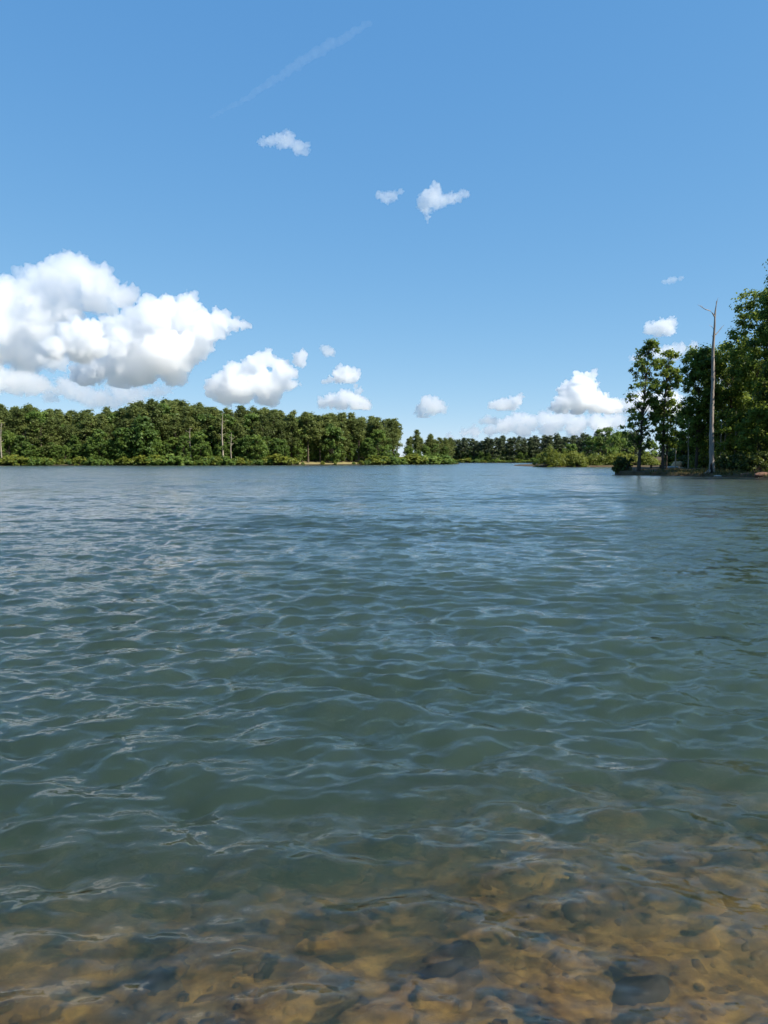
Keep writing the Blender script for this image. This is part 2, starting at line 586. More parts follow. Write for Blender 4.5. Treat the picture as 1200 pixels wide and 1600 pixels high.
tag(link('right_peninsula', np_mesh('right_peninsula', np.array(rows).reshape(-1, 3), grid_faces(220, len(rows)), M['clay_bank'], True)), kind='structure')


# ------------------------------------------------------------------ trees
def leaf_cards(centres, radii, per, size, rd, flat=0.7, up=0.25, droop=0.0):
    """many small bent leaf sprays spread through clumps; returns verts, quads, tint"""
    nC = len(centres)
    n = nC * per
    C = np.repeat(centres, per, 0); Rr = np.repeat(radii, per)
    d = rd.normal(0, 1, (n, 3)); d /= np.linalg.norm(d, axis=1)[:, None]
    rr = np.clip(np.abs(rd.normal(0.0, 0.72, n)) + 0.12, 0, 1.35)
    off = d * (rr * Rr)[:, None]; off[:, 2] *= flat
    P = C + off
    nrm = d * 1.0 + rd.normal(0, 0.5, (n, 3)) + np.array([0, 0, up])
    nrm /= np.linalg.norm(nrm, axis=1)[:, None]
    a = np.cross(nrm, rd.normal(0, 1, (n, 3))); a /= np.linalg.norm(a, axis=1)[:, None]
    b = np.cross(nrm, a)
    sz = size * rd.uniform(0.6, 1.3, n)
    a *= (sz * 0.75)[:, None]; b *= (sz * 0.42)[:, None]
    V = np.stack([P - a, P + b, P + a, P - b], 1)
    Fq = np.arange(n * 4).reshape(-1, 4)
    tint = np.repeat(rd.normal(0.45, 0.2, nC), per) + rd.normal(0, 0.16, n)
    return V.reshape(-1, 3), Fq, np.clip(tint, 0, 1)


def leafmesh(name, parts, mat):
    vs, fs, ts, o = [], [], [], 0
    for v, f, t in parts:
        vs.append(v); fs.append(f + o); ts.append(t); o += len(v)
    return np_mesh(name, np.concatenate(vs), np.concatenate(fs), mat, False, np.concatenate(ts))


def make_pine(seed, H=20.0, mat='pine', bark='bark', crown_from=0.45, spread=0.17, nclump=26, per=62, leaf=0.44):
    rd = np.random.default_rng(seed)
    root = empty('pine_tree', (0, 0, 0))
    T = Tubes()
    bend = rd.normal(0, 0.012 * H, 2)
    def tp(t): return Vector((bend[0] * t * t + 0.15 * math.sin(3 * t + seed), bend[1] * t * t, H * t))
    r0 = 0.0125 * H
    T.add([tp(t) - Vector((0, 0, 0.8 if t == 0 else 0)) for t in np.linspace(0, 0.97, 9)], [r0 * (1.25 if i == 0 else (1 - 0.85 * i / 8)) for i in range(9)], 7)
    cs, rs = [], []
    for i in range(nclump):
        u = (i + rd.uniform(0, 1)) / nclump
        h = crown_from + (0.98 - crown_from) * u
        prof = (0.55 + 0.45 * math.sin(math.pi * min(1, 0.25 + u * 0.75))) * (1 - 0.55 * u ** 2.5)
        an = rd.uniform(0, 2 * math.pi)
        rad = spread * H * prof * rd.uniform(0.25, 1.0)
        p = tp(h) + Vector((math.cos(an) * rad, math.sin(an) * rad, rd.uniform(-0.01, 0.03) * H))
        cs.append(tuple(p)); rs.append(H * rd.uniform(0.03, 0.085) * (1.15 - 0.4 * u))
        q = tp(max(0.1, h - 0.05))
        T.add([q, q.lerp(p, 0.55) + Vector((0, 0, -0.02 * H * 0.3)), p], [0.10 * r0 * 3 * (1 - 0.6 * u), 0.06 * r0 * 3, 0.03], 4)
    for i in range(int(rd.integers(1, 5))):       # dead stubs under the crown
        h = crown_from * rd.uniform(0.6, 1.0); an = rd.uniform(0, 6.28)
        q = tp(h)
        T.add([q, q + Vector((math.cos(an), math.sin(an), 0.15)) * rd.uniform(0.6, 2.0)], [0.05, 0.015], 4)
    link('trunk', T.mesh('pine_trunk', M[bark]), root)
    link('crown', leafmesh('pine_crown', [leaf_cards(np.array(cs), np.array(rs), per, leaf, rd, 0.8, 0.3)], M[mat]), root)
    return root


def make_broadleaf(seed, H=12.0, W=0.34, mat='oak', bark='darkbark', base=0.12, nclump=46, per=48, leaf=0.5, top=0.9, lean=0.0, open_=0.0, wide_at=0.45, name='broadleaf_tree', csize=1.0):
    """crown outline: widest at wide_at of the height, narrowing upward; limbs reach each leaf clump"""
    rd = np.random.default_rng(seed)
    root = empty(name, (0, 0, 0))
    T = Tubes()
    bx, by = rd.normal(0, 0.02 * H, 2)
    def tp(t): return Vector((lean * H * t * t + bx * math.sin(2.2 * t), by * math.sin(2.6 * t), H * t))
    r0 = 0.014 * H
    T.add([tp(t) - Vector((0, 0, 0.6 if t == 0 else 0)) for t in np.linspace(0, top, 10)], [r0 * (1.35 if i == 0 else max(0.06, 1 - 0.95 * i / 9)) for i in range(10)], 8)
    cs, rs = [], []
    for i in range(nclump):
        u = rd.uniform(0, 1) ** 0.85
        h = base + (1.0 - base) * u
        if h < wide_at: prof = 0.45 + 0.55 * (h - base) / max(0.05, wide_at - base)
        else: prof = math.sqrt(max(0.0, 1 - ((h - wide_at) / (1.02 - wide_at)) ** 2))
        an = rd.uniform(0, 2 * math.pi)
        rad = W * H * prof * (rd.uniform(0.05, 1.0) ** 0.55) * rd.uniform(0.8, 1.12)
        p = tp(min(h, 0.97)) + Vector((math.cos(an) * rad, math.sin(an) * rad, rd.uniform(-0.02, 0.02) * H))
        if rd.uniform() < open_: continue
        cs.append(tuple(p)); rs.append(H * csize * rd.uniform(0.045, 0.10))
        q = tp(max(0.04, min(top - 0.02, h - 0.08 - 0.25 * rad / H)))
        mid = q.lerp(p, 0.5) + Vector((0, 0, 0.015 * H))
        rb = r0 * 0.28 * (1.1 - 0.7 * h)
        T.add([q, mid, p], [rb, rb * 0.6, rb * 0.2], 5)
    link('trunk', T.mesh('tree_trunk', M[bark]), root)
    link('crown', leafmesh('tree_crown', [leaf_cards(np.array(cs), np.array(rs), per, leaf, rd, 0.75, 0.35)], M[mat]), root)
    return root


def make_shrub(seed, H=2.6, W=2.2, mat='shrub', nclump=22, per=45, leaf=0.34, low=0.12, name='shoreline_shrub'):
    rd = np.random.default_rng(seed)
    root = empty(name, (0, 0, 0))
    T = Tubes()
    cs, rs = [], []
    for i in range(nclump):
        an = rd.uniform(0, 2 * math.pi); el = math.asin(rd.uniform(0.0, 1.0) ** 0.8)
        k = rd.uniform(0.5, 0.95)
        p = Vector((math.cos(an) * math.cos(el) * W * k * rd.uniform(0.8, 1.15), math.sin(an) * math.cos(el) * W * k, low * H + math.sin(el) * (1 - low) * H * k * rd.uniform(0.75, 1.1)))
        cs.append(tuple(p)); rs.append(min(H, W) * rd.uniform(0.16, 0.30))
        q = Vector((p.x * 0.12, p.y * 0.12, -0.25))
        T.add([q, q.lerp(p, 0.5) + Vector((0, 0, 0.1)), p], [0.05, 0.035, 0.012], 4)
    link('stem', T.mesh('shrub_stem', M['darkbark']), root)
    link('foliage', leafmesh('shrub_foliage', [leaf_cards(np.array(cs), np.array(rs), per, leaf, rd, 0.85, 0.35)], M[mat]), root)
    return root


def place(proto, used, x, y, z, h, label, cat, group, H0, rd, wide=None):
    o = copy_tree(proto) if used.get(proto.name) else proto
    used[proto.name] = True
    s = h / H0
    w = s * (wide if wide else rd.uniform(0.9, 1.15))
    o.location = (x, y, z)
    o.scale = (w, w, s)
    o.rotation_euler = (rd.normal(0, 0.012), rd.normal(0, 0.012), rd.uniform(0, 6.283))
    tag(o, label, cat, group)
    return o


used = {}
rd = np.random.default_rng(42)
pines = [make_pine(100 + i, 20, 'pine', 'bark', cf, sp_, nc) for i, (cf, sp_, nc) in enumerate([(0.36, 0.16, 60), (0.46, 0.15, 48), (0.28, 0.17, 66), (0.42, 0.14, 52), (0.22, 0.17, 72), (0.5, 0.16, 46)])]
fpines = [make_pine(200 + i, 20, 'far', 'bark', cf, 0.16, 34, 40, 0.8) for i, cf in enumerate([0.18, 0.26, 0.12])]
oaks = [make_broadleaf(300 + i, 12, w, 'oak', 'darkbark', 0.06, 100, 55, 0.4, csize=0.85) for i, w in enumerate([0.34, 0.30, 0.38, 0.27, 0.33])]
shrubs = [make_shrub(400 + i, 2.6, w, mt) for i, (w, mt) in enumerate([(2.2, 'shrub'), (2.7, 'oak'), (1.9, 'shrub'), (2.4, 'oak')])]

# --- left wood
SKY_L = [(-300, 634), (0, 634), (60, 634), (100, 641), (170, 640), (198, 632), (240, 623), (300, 628), (335, 637), (400, 639), (450, 641), (500, 646), (560, 648), (600, 652), (622, 658), (628, 676), (634, 690), (642, 672), (690, 676), (712, 690)]


def shoreY(px, tab):
    return interp(px, tab)


LT = [t for t in LW if t[0] <= 712 and t[1] <= 385]
def ground_rise(off, inland=130, rise=9, bank=0.35):
    return bank + rise * (max(0, off - 1.2) / (inland - 1.2)) ** 0.85


def wood_label(px):
    return 'tall pine standing in the wood along the left far shore'


def tree_at(proto, px, Ysh, off, py_top, label, cat, group, H0, hmul=1.0, wide=None):
    Y = Ysh + off
    g = ground_rise(off)
    ztop = at(px, py_top, Y).z
    h = (ztop - g) * hmul
    return place(proto, used, X_at(px, Y), Y, g - 0.1, h, label, cat, group, H0, rd, wide)


SECT = [(90, 'near the left edge of the left wood'), (185, 'left of the highest treetops of the left wood'), (330, 'under the highest treetops of the left wood'),
        (460, 'right of the tall bare trunk in the left wood'), (566, 'behind the grassy clearing of the left wood'), (628, 'at the right end of the tall left wood'), (999, 'on the low point beyond the gap in the left wood')]
def where(px):
    for lim, t in SECT:
        if px < lim: return t


n_p = 0
for row, (off, lo, hi, step) in enumerate([(11, 0.70, 1.0, 14), (19, 0.80, 1.05, 14), (30, 0.88, 1.06, 16), (44, 0.95, 1.04, 19), (62, 0.96, 1.04, 24)]):
    px = -14 + row * 4
    while px < 712:
        x = px + rd.uniform(-5, 5)
        ysh = shoreY(x, LT)
        top = interp(x, SKY_L)
        o_ = off + rd.uniform(-3, 3)
        if x > 624: o_ = min(o_, 20) * 0.8
        if x > 624 and row > 2: break
        if 626 < x < 638: px += step; continue
        hm = rd.uniform(lo, hi)
        lab = ('pine in the front row ' if row == 0 else 'pine in the middle rows ' if row < 3 else 'pine on the skyline ') + where(x)
        tree_at(pines[int(rd.integers(len(pines)))], x, ysh, o_, top + rd.uniform(-1, 6), lab, 'pine tree', 'pines of the left wood', 20, hm, rd.uniform(1.05, 1.55))
        n_p += 1
        px += step * rd.uniform(0.7, 1.3)
print('left pines', n_p)
# understorey between the trunks
for row, off in enumerate([14, 24]):
    px = -14 + row * 7
    while px < 706:
        x = px + rd.uniform(-4, 4)
        if 626 < x < 636: px += 8; continue
        o_ = off if x < 624 else off * 0.6
        tree_at(oaks[int(rd.integers(len(oaks)))], x, shoreY(x, LT), o_ + rd.uniform(-2, 2), 727 - rd.uniform(24, 42) * (1 if x < 600 else 0.6), 'understorey tree ' + where(x), 'tree', 'understorey of the left wood', 12, 1.0, rd.uniform(1.0, 1.4))
        px += rd.uniform(13, 19)
# broad-leaved trees in front of the pines
px = -14
while px < 700:
    x = px + rd.uniform(-4, 4)
    gap = 468 < x < 566
    off = rd.uniform(4, 8) if not gap else rd.uniform(11, 16)
    ysh = shoreY(x, LT)
    hpx = rd.uniform(30, 56) if x < 600 else rd.uniform(18, 34)
    if 185 < x < 250: hpx = rd.uniform(48, 66)
    tree_at(oaks[int(rd.integers(len(oaks)))], x, ysh, off, 727 - hpx, 'leafy waterside tree ' + where(x), 'tree', 'leafy trees of the left wood', 12)
    px += rd.uniform(9, 17)
px = 20
while px < 620:
    tree_at(oaks[int(rd.integers(len(oaks)))], px, shoreY(px, LT), rd.uniform(9, 26), interp(px, SKY_L) + rd.uniform(8, 30), 'tall leafy tree among the pines ' + where(px), 'tree', 'leafy trees of the left wood', 12, 1.0, rd.uniform(1.0, 1.3))
    px += rd.uniform(22, 48)
# a few that can be told apart
o = tree_at(make_broadleaf(350, 12, 0.32, 'oak', 'darkbark', 0.05, 80, 60, 0.5), 222, shoreY(222, LT), 3.5, 652, 'dark green leafy tree, tallest in front of the left wood, under the highest treetops', 'tree', 'leafy trees of the left wood', 12, 1.0, 1.0)
o = tree_at(make_broadleaf(351, 12, 0.36, 'oak', 'darkbark', 0.04, 70, 60, 0.5, wide_at=0.35), 520, shoreY(520, LT), 7, 664, 'pale green pyramid shaped tree beside the grassy clearing on the left shore', 'tree', 'leafy trees of the left wood', 12, 1.0, 0.95)
o = tree_at(make_broadleaf(352, 12, 0.40, 'oak', 'darkbark', 0.03, 60, 55, 0.5), 402, shoreY(402, LT), 4, 678, 'round bright green tree low at the water, left of the grassy clearing', 'tree', 'leafy trees of the left wood', 12, 1.0, 1.0)


def bare_trunk(px, y0, y1, Y, r, label, mat='palebark'):
    T = Tubes()
    z0, z1 = at(px, y0, Y).z, at(px, y1, Y).z
    H = z1 - z0
    T.add([(0.22 * math.sin(4 * t + px) + 0.35 * t * math.sin(px), 0, H * t - (0.5 if t == 0 else 0)) for t in np.linspace(0, 1, 13)], [0.8 * r * (1.15 - 0.85 * t) * (1 + 0.12 * math.sin(17 * t + px)) for t in np.linspace(0, 1, 13)], 7)
    for i in range(6):
        t = random.uniform(0.45, 0.95); a = random.uniform(0, 6.28)
        T.add([(0, 0, H * t), (math.cos(a) * 0.8, math.sin(a) * 0.8, H * t + 0.3), (math.cos(a) * 1.4, math.sin(a) * 1.4, H * t + 0.8)], [0.07, 0.05, 0.015], 4)
    o = link('dead_tree', T.mesh('dead_trunk', M[mat]))
    o.location = (X_at(px, Y), Y, z0)
    return tag(o, label, 'dead tree', 'bare trunks of the left wood')


bare_trunk(348, 712, 645, 280, 0.33, 'tall pale bare trunk rising through the middle of the left wood')
bare_trunk(3, 722, 660, 262, 0.30, 'bare brown trunk at the left edge of the picture by the shore')
bare_trunk(362, 714, 676, 281, 0.22, 'short pale bare trunk right of the tallest one in the left wood')
bare_trunk(65, 712, 668, 270, 0.28, 'straight grey bare trunk left of the bright leafy trees at far left', 'bark')
bare_trunk(297, 714, 668, 278, 0.26, 'slim pale bare trunk under the right shoulder of the highest treetops')
bare_trunk(41, 712, 672, 270, 0.22, 'thin grey bare trunk second from the left edge', 'bark')

# shoreline shrubs
px = -14
while px < 708:
    x = px + rd.uniform(-3, 3)
    ysh = shoreY(x, LT)
    clear = 470 < x < 560
    if not (clear and rd.uniform() < 0.75):
        hpx = rd.uniform(5, 19) if not clear else rd.uniform(5, 9)
        h = hpx / FPX * ysh
        place(shrubs[int(rd.integers(4))], used, X_at(x, ysh + 1.5), ysh + rd.uniform(-0.3, 1.6), -0.05, h, 'low waterline shrub ' + where(x), 'shrub', 'shrubs on the left shore', 2.6, rd, h / 2.6 * 1.05)
    px += rd.uniform(4.5, 8)

# --- wood across the far end of the lake
SKY_F = [(600, 690), (700, 684), (750, 684), (800, 680), (850, 679), (900, 678), (960, 674), (1100, 668)]
for row, off in enumerate([6, 16, 34]):
    px = 672 + row * 4
    while px < 1000:
        x = px + rd.uniform(-3, 3)
        ysh = interp(x, FW)
        g = 0.35 + 7 * (off / 130)
        h = (at(x, interp(x, SKY_F) + rd.uniform(-1, 5), ysh + off).z - g) * (rd.uniform(0.82, 1.0) if row < 2 else rd.uniform(0.93, 1.04))
        lab = ('pine in the front row of ' if row == 0 else 'pine in the back rows of ') + ('the distant wood, left of the olive bushes' if x < 840 else 'the distant wood, above the olive bushes')
        place(fpines[int(rd.integers(3))], used, X_at(x, ysh + off), ysh + off, g - 0.2, h, lab, 'pine tree', 'pines of the far wood', 20, rd, rd.uniform(1.25, 1.7))
        px += rd.uniform(9, 13)
for row, off in enumerate([10, 22]):
    px = 680 + row * 9
    while px < 900:
        ysh = interp(px, FW)
        place(oaks[int(rd.integers(len(oaks)))], used, X_at(px, ysh + off), ysh + off, 0.4, rd.uniform(9, 14), 'understorey tree between the trunks of the distant wood', 'tree', 'understorey of the far wood', 12, rd, rd.uniform(1.2, 1.6))
        px += rd.uniform(12, 17)
px = 690
while px < 860:
    ysh = interp(px, FW)
    place(shrubs[int(rd.integers(4))], used, X_at(px + 3, ysh), ysh + 0.5, -0.1, rd.uniform(2, 4.5), 'low shrub on the waterline of the distant wood', 'shrub', 'shrubs of the far shore', 2.6, rd, rd.uniform(1.3, 2.0))
    place(oaks[int(rd.integers(len(oaks)))], used, X_at(px, ysh + 4), ysh + rd.uniform(2, 6), 0.2, rd.uniform(4, 10), 'small leafy tree at the foot of the distant wood', 'tree', 'leafy trees of the far wood', 12, rd, None)
    px += rd.uniform(6, 11)

# --- bushes on the middle shore, in front of the far wood
bush_defs = [(858, 699, 18, 'large round olive-green bush at the water, leftmost of the middle shore'),
             (878, 702, 17, 'round olive-green bush behind the leftmost one on the middle shore'),
             (925, 708, 26, 'wide low yellow-green bush in the middle of the middle shore'),
             (900, 706, 14, 'small yellow-green bush left of the wide low one on the middle shore'),
             (965, 706, 17, 'yellow-green bush below the round green tree on the middle shore'),
             (985, 709, 12, 'yellow-green bush just left of the slender trees, across the water'),
             (1012, 710, 14, 'yellow-green bush seen between the slender trunks, across the water'),
             (1048, 706, 14, 'yellow-green bush seen right of the slender trunks, across the water')]
for i, (px, py, hw, lab) in enumerate(bush_defs):
    Y = 204 + (i % 3) * 2.0
    h = at(px, py, Y).z
    b = make_shrub(500 + i, h, hw / FPX * Y * 1.3, 'shrub', 90, 70, 0.30, 0.0, 'olive_bush')
    b.location = (X_at(px, Y), Y, 0.0)
    tag(b, lab, 'bush', 'bushes of the middle shore')
for i, (px, py, W, lab) in enumerate([(948, 668, 0.42, 'round vivid green tree above the bushes of the middle shore'),
                                      (925, 684, 0.5, 'smaller green tree left of the round vivid green one'),
                                      (968, 676, 0.42, 'green tree partly behind the left slender tree, across the water'),
                                      (1015, 690, 0.5, 'low green tree seen behind the slender trunks, across the water'),
                                      (1052, 684, 0.5, 'green tree on the middle shore seen right of the slender trunks'),
                                      (890, 694, 0.55, 'low leafy tree rising behind the olive-green bushes')]):
    Y = 216 + 3 * i
    h = at(px, py, Y).z - 0.3
    t = make_broadleaf(600 + i, h, W, 'oak', 'darkbark', 0.05, 60, 60, 0.42)
    t.location = (X_at(px, Y), Y, 0.4)
    tag(t, lab, 'tree', 'leafy trees of the middle shore')

# --- right peninsula: trees at their own size
def pen_tree(px, Y, py_top, W, lab, seed, zg=0.5, **kw):
    h = at(px, py_top, Y).z - zg
    t = make_broadleaf(seed, h, W, kw.pop('mat', 'gum'), 'darkbark', leaf=kw.pop('leaf', 0.25), **kw)
    t.location = (X_at(px, Y), Y, zg - 0.05)
    tag(t, lab, 'tree', 'trees of the right peninsula')
    return t


pen_tree(998, 90, 529, 0.145, 'slender leafy tree nearest the tip of the right peninsula, leaning right', 701, base=0.16, nclump=150, per=50, wide_at=0.32, open_=0.12, csize=0.38, lean=0.05, leaf=0.23)
pen_tree(1036, 91, 545, 0.118, 'slender leafy tree beside the one at the peninsula tip', 702, base=0.22, nclump=115, per=48, wide_at=0.62, open_=0.12, csize=0.37, lean=0.045, leaf=0.23)
pen_tree(1041, 92.5, 610, 0.20, 'short thin tree just right of the two slender trees', 703, base=0.3, nclump=36, per=70, wide_at=0.6, csize=0.6)
pen_tree(1088, 97, 545, 0.17, 'dark leafy tree just left of the bare dead trunk', 704, base=0.16, nclump=120, per=115, wide_at=0.7, csize=0.62)
pen_tree(1135, 99, 532, 0.22, 'leafy tree with bright top just right of the bare dead trunk', 705, base=0.10, nclump=150, per=115, wide_at=0.72, csize=0.62)
pen_tree(1190, 92, 452, 0.23, 'big dark leafy tree at the right edge behind the bank', 706, base=0.08, nclump=240, per=115, wide_at=0.6, csize=0.55)
pen_tree(1225, 84, 400, 0.17, 'tallest leafy tree, only its left branches reaching into the right edge', 707, base=0.1, nclump=240, per=115, wide_at=0.6, csize=0.5)
pen_tree(1168, 108, 590, 0.3, 'dark tree filling the wood between the trunk and the right edge', 708, base=0.05, nclump=130, per=70, csize=0.7)
pen_tree(1105, 112, 600, 0.32, 'dark tree deep in the wood behind the dead trunk', 709, base=0.05, nclump=130, per=70, csize=0.7)
pen_tree(1065, 116, 640, 0.34, 'low leafy tree at the left end of the dark wood', 710, base=0.05, nclump=100, per=70, csize=0.75)
pen_tree(1140, 118, 570, 0.28, 'dark tree at the back of the wood right of the dead trunk', 711, base=0.05, nclump=130, per=70, csize=0.7)
pen_tree(1210, 112, 520, 0.28, 'dark tree at the back of the wood at the right edge', 712, base=0.05, nclump=130, per=70, csize=0.7)
pen_tree(1185, 84, 640, 0.34, 'low dark understorey tree at the right edge near the bank', 713, base=0.06, nclump=100, per=70, csize=0.75)
pen_tree(1150, 92, 650, 0.36, 'low dark understorey tree right of the dead trunk', 714, base=0.06, nclump=90, per=70, csize=0.8)
# the wood goes on along the bank to the right, towards the photographer
side = [(1290, 76, 470), (1340, 90, 500), (1400, 66, 430), (1480, 80, 470), (1560, 62, 400), (1700, 66, 420), (1880, 60, 400)]
bt = [make_broadleaf(750 + i, 18, 0.24, 'gum', 'darkbark', 0.05, 130, 60, 0.42, csize=0.75) for i in range(2)]
for i, (px, Y, py) in enumerate(side):
    h = at(600, py, Y).z
    place(bt[i % 2], used, X_at(px, Y), Y, 0.5, min(h, 24), 'leafy tree on the bank just beyond the right edge', 'tree', 'trees beyond the right edge', 18, rd, None)

# understorey shrubs of the peninsula
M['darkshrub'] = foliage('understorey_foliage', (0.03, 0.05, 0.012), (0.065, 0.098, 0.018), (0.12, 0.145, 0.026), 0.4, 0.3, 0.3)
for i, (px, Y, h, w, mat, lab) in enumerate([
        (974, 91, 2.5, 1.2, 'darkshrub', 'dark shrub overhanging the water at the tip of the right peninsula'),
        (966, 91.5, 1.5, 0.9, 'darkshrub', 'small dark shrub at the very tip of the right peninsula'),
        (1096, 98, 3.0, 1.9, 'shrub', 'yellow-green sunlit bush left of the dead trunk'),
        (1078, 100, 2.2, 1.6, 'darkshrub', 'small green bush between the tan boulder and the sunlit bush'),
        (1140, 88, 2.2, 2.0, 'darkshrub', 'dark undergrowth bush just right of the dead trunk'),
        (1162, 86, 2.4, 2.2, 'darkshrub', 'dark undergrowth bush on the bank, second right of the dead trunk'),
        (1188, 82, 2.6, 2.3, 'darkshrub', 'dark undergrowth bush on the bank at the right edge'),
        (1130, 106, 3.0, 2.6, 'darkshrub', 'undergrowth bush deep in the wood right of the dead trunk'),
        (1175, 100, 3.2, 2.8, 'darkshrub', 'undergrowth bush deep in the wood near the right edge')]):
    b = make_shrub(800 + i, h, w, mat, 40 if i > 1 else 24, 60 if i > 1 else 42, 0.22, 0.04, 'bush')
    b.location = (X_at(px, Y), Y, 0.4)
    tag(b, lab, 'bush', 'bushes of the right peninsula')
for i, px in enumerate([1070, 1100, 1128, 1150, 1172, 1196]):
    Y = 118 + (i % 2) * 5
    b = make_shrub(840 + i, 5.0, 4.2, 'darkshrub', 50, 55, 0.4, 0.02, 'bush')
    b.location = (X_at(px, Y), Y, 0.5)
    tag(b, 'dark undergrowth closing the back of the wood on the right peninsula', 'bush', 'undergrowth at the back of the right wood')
# thin pale young trunks in the shade of the wood
for i, (px, Y, h, lab) in enumerate([(1055, 96, 7, 'thin young trunk right of the slender trees'), (1075, 97, 6.5, 'thin young trunk left of the sunlit bush'), (1126, 93, 6, 'thin pale young trunk close right of the dead trunk'),
                                     (1132, 94, 6.5, 'thin pale young trunk, second right of the dead trunk'), (1148, 92, 7, 'thin dark young trunk in the shade near the right bank')]):
    T = Tubes()
    T.add([(0.05 * math.sin(5 * t + i), 0, h * t - (0.3 if t == 0 else 0)) for t in np.linspace(0, 1, 7)], [0.085 * (1 - 0.6 * t) for t in np.linspace(0, 1, 7)], 6)
    for j in range(4):
        a = j * 1.9 + i; t = 0.5 + 0.12 * j
        T.add([(0, 0, h * t), (math.cos(a) * 0.7, math.sin(a) * 0.7, h * t + 0.5)], [0.035, 0.01], 4)
    o = link('young_trunk', T.mesh('young_trunk', M['palebark']))
    o.location = (X_at(px, Y), Y, 0.5)
    tag(o, lab, 'trunk', 'young trunks of the right peninsula')


# --- bare dead trunk
M['snag'] = rough_mat('weathered_dead_wood', (0.13, 0.105, 0.085), (0.40, 0.35, 0.30), 5, 0.85, (2.2, 2.2, 0.16), 0.9)
M['char'] = rough_mat('charred_wood', (0.008, 0.007, 0.006), (0.03, 0.025, 0.02), 8, 0.95)
Ys = 82.5
root = empty('dead_tree', (X_at(1112, Ys), Ys, at(1112, 738, Ys).z - 0.05))
def sp_(px, py):
    p = at(px, py, Ys) - root.location
    return Vector((p.x, 0, p.z))
T = Tubes()
prof0 = [(1112.5, 741, 0.42), (1112.5, 735, 0.33), (1112, 722, 0.285), (1111.5, 700, 0.265), (1112, 670, 0.245), (1112.5, 640, 0.235), (1113.5, 600, 0.205), (1114, 570, 0.185), (1114.5, 545, 0.165), (1115.5, 525, 0.14), (1116.5, 505, 0.115), (1117.5, 490, 0.095), (1119, 478, 0.06), (1119.3, 470, 0.03)]
prof = []
for i in range(len(prof0) - 1):
    for t in (0, 0.34, 0.67):
        a, b = prof0[i], prof0[i + 1]
        prof.append(tuple(a[k] + (b[k] - a[k]) * t for k in range(3)))
prof.append(prof0[-1])
T.add([sp_(a, b) + Vector((0, 0.05 * math.sin(i * 0.6), 0)) for i, (a, b, r) in enumerate(prof)], [r for *_, r in prof], 14)
me = T.mesh('snag_trunk', M['snag'])
for q in me.vertices:
    k = 1 + 0.16 * float(fbm(np.array([q.co.x * 5, q.co.y * 5, q.co.z * 1.3]), 3))
    cx = float(np.interp(q.co.z, [sp_(a, b).z for a, b, r in prof], [sp_(a, b).x for a, b, r in prof]))
    q.co.x = cx + (q.co.x - cx) * k * 0.9; q.co.y *= k * 0.9
link('trunk', me, root)
def limb(pts, rad):
    T = Tubes(); T.add([sp_(a, b) + Vector((0, dy, 0)) for a, b, dy in pts], rad, 7)
    link('branch', T.mesh('snag_branch', M['snag']), root)
limb([(1117, 496, 0), (1113, 490, -0.1), (1108, 486, -0.2), (1101, 484, -0.2), (1095, 481, -0.3), (1088, 477, -0.35)], [0.07, 0.06, 0.05, 0.04, 0.03, 0.012])
limb([(1097, 482, -0.25), (1096, 479, -0.2), (1093, 478, -0.2)], [0.025, 0.02, 0.01])
limb([(1118, 523, 0), (1123, 518, 0.1), (1128, 512, 0.15), (1133, 507, 0.2)], [0.06, 0.045, 0.03, 0.012])
limb([(1115.5, 515, 0), (1112, 511, -0.1), (1107, 508, -0.15)], [0.05, 0.03, 0.012])
limb([(1119, 478, 0), (1120.5, 471, 0), (1122, 465, 0)], [0.04, 0.025, 0.01])
limb([(1117, 503, 0), (1118.5, 498, 0.2), (1119, 494, 0.3)], [0.04, 0.02, 0.01])
limb([(1114, 560, 0), (1116, 558, -0.2), (1118, 557, -0.3)], [0.05, 0.035, 0.02])
limb([(1113, 590, 0), (1111, 589, -0.25), (1109.5, 587, -0.3)], [0.05, 0.035, 0.02])
limb([(1116, 530, 0), (1113.5, 528, -0.1), (1111.5, 524, -0.1)], [0.045, 0.03, 0.012])
T = Tubes()
T.add([sp_(1109.8, 741) + Vector((0, -0.22, 0)), sp_(1110.2, 733) + Vector((0, -0.21, 0)), sp_(1110.4, 727) + Vector((0, -0.18, 0)), sp_(1111, 721) + Vector((0, -0.16, 0))], [0.20, 0.16, 0.13, 0.03], 8)
o = link('charred_base', T.mesh('snag_char', M['char']), root); o['label'] = 'blackened hollow at the foot of the trunk'
for a in (0.3, 1.6, 2.8, 3.9, 5.2):
    T = Tubes()
    T.add([(0.2 * math.cos(a), 0.2 * math.sin(a), 0.35), (0.42 * math.cos(a), 0.42 * math.sin(a), 0.1), (0.8 * math.cos(a), 0.8 * math.sin(a), -0.12)], [0.14, 0.10, 0.03], 6)
    link('root', T.mesh('snag_root', M['snag']), root)
tag(root, 'tall bare dead tree trunk, pale grey, on the bank of the right peninsula', 'dead tree')


# --- things lying on the peninsula
def rock_mesh(name, seed, r, mat, squash=(1, 1, 0.7), sub=3):
    b = bmesh.new(); bmesh.ops.create_icosphere(b, subdivisions=sub, radius=1)
    co = np.array([tuple(q.co) for q in b.verts])
    fc = np.array([[q.index for q in f.verts] for f in b.faces]); b.free()
    d = 1 + 0.22 * fbm(co * 1.1 + seed * 5.3, 3) + 0.10 * np.abs(fbm(co * 2.5 + seed, 2))
    co = co * d[:, None] * np.array(squash) * r
    return np_mesh(name, co, fc, mat, True)


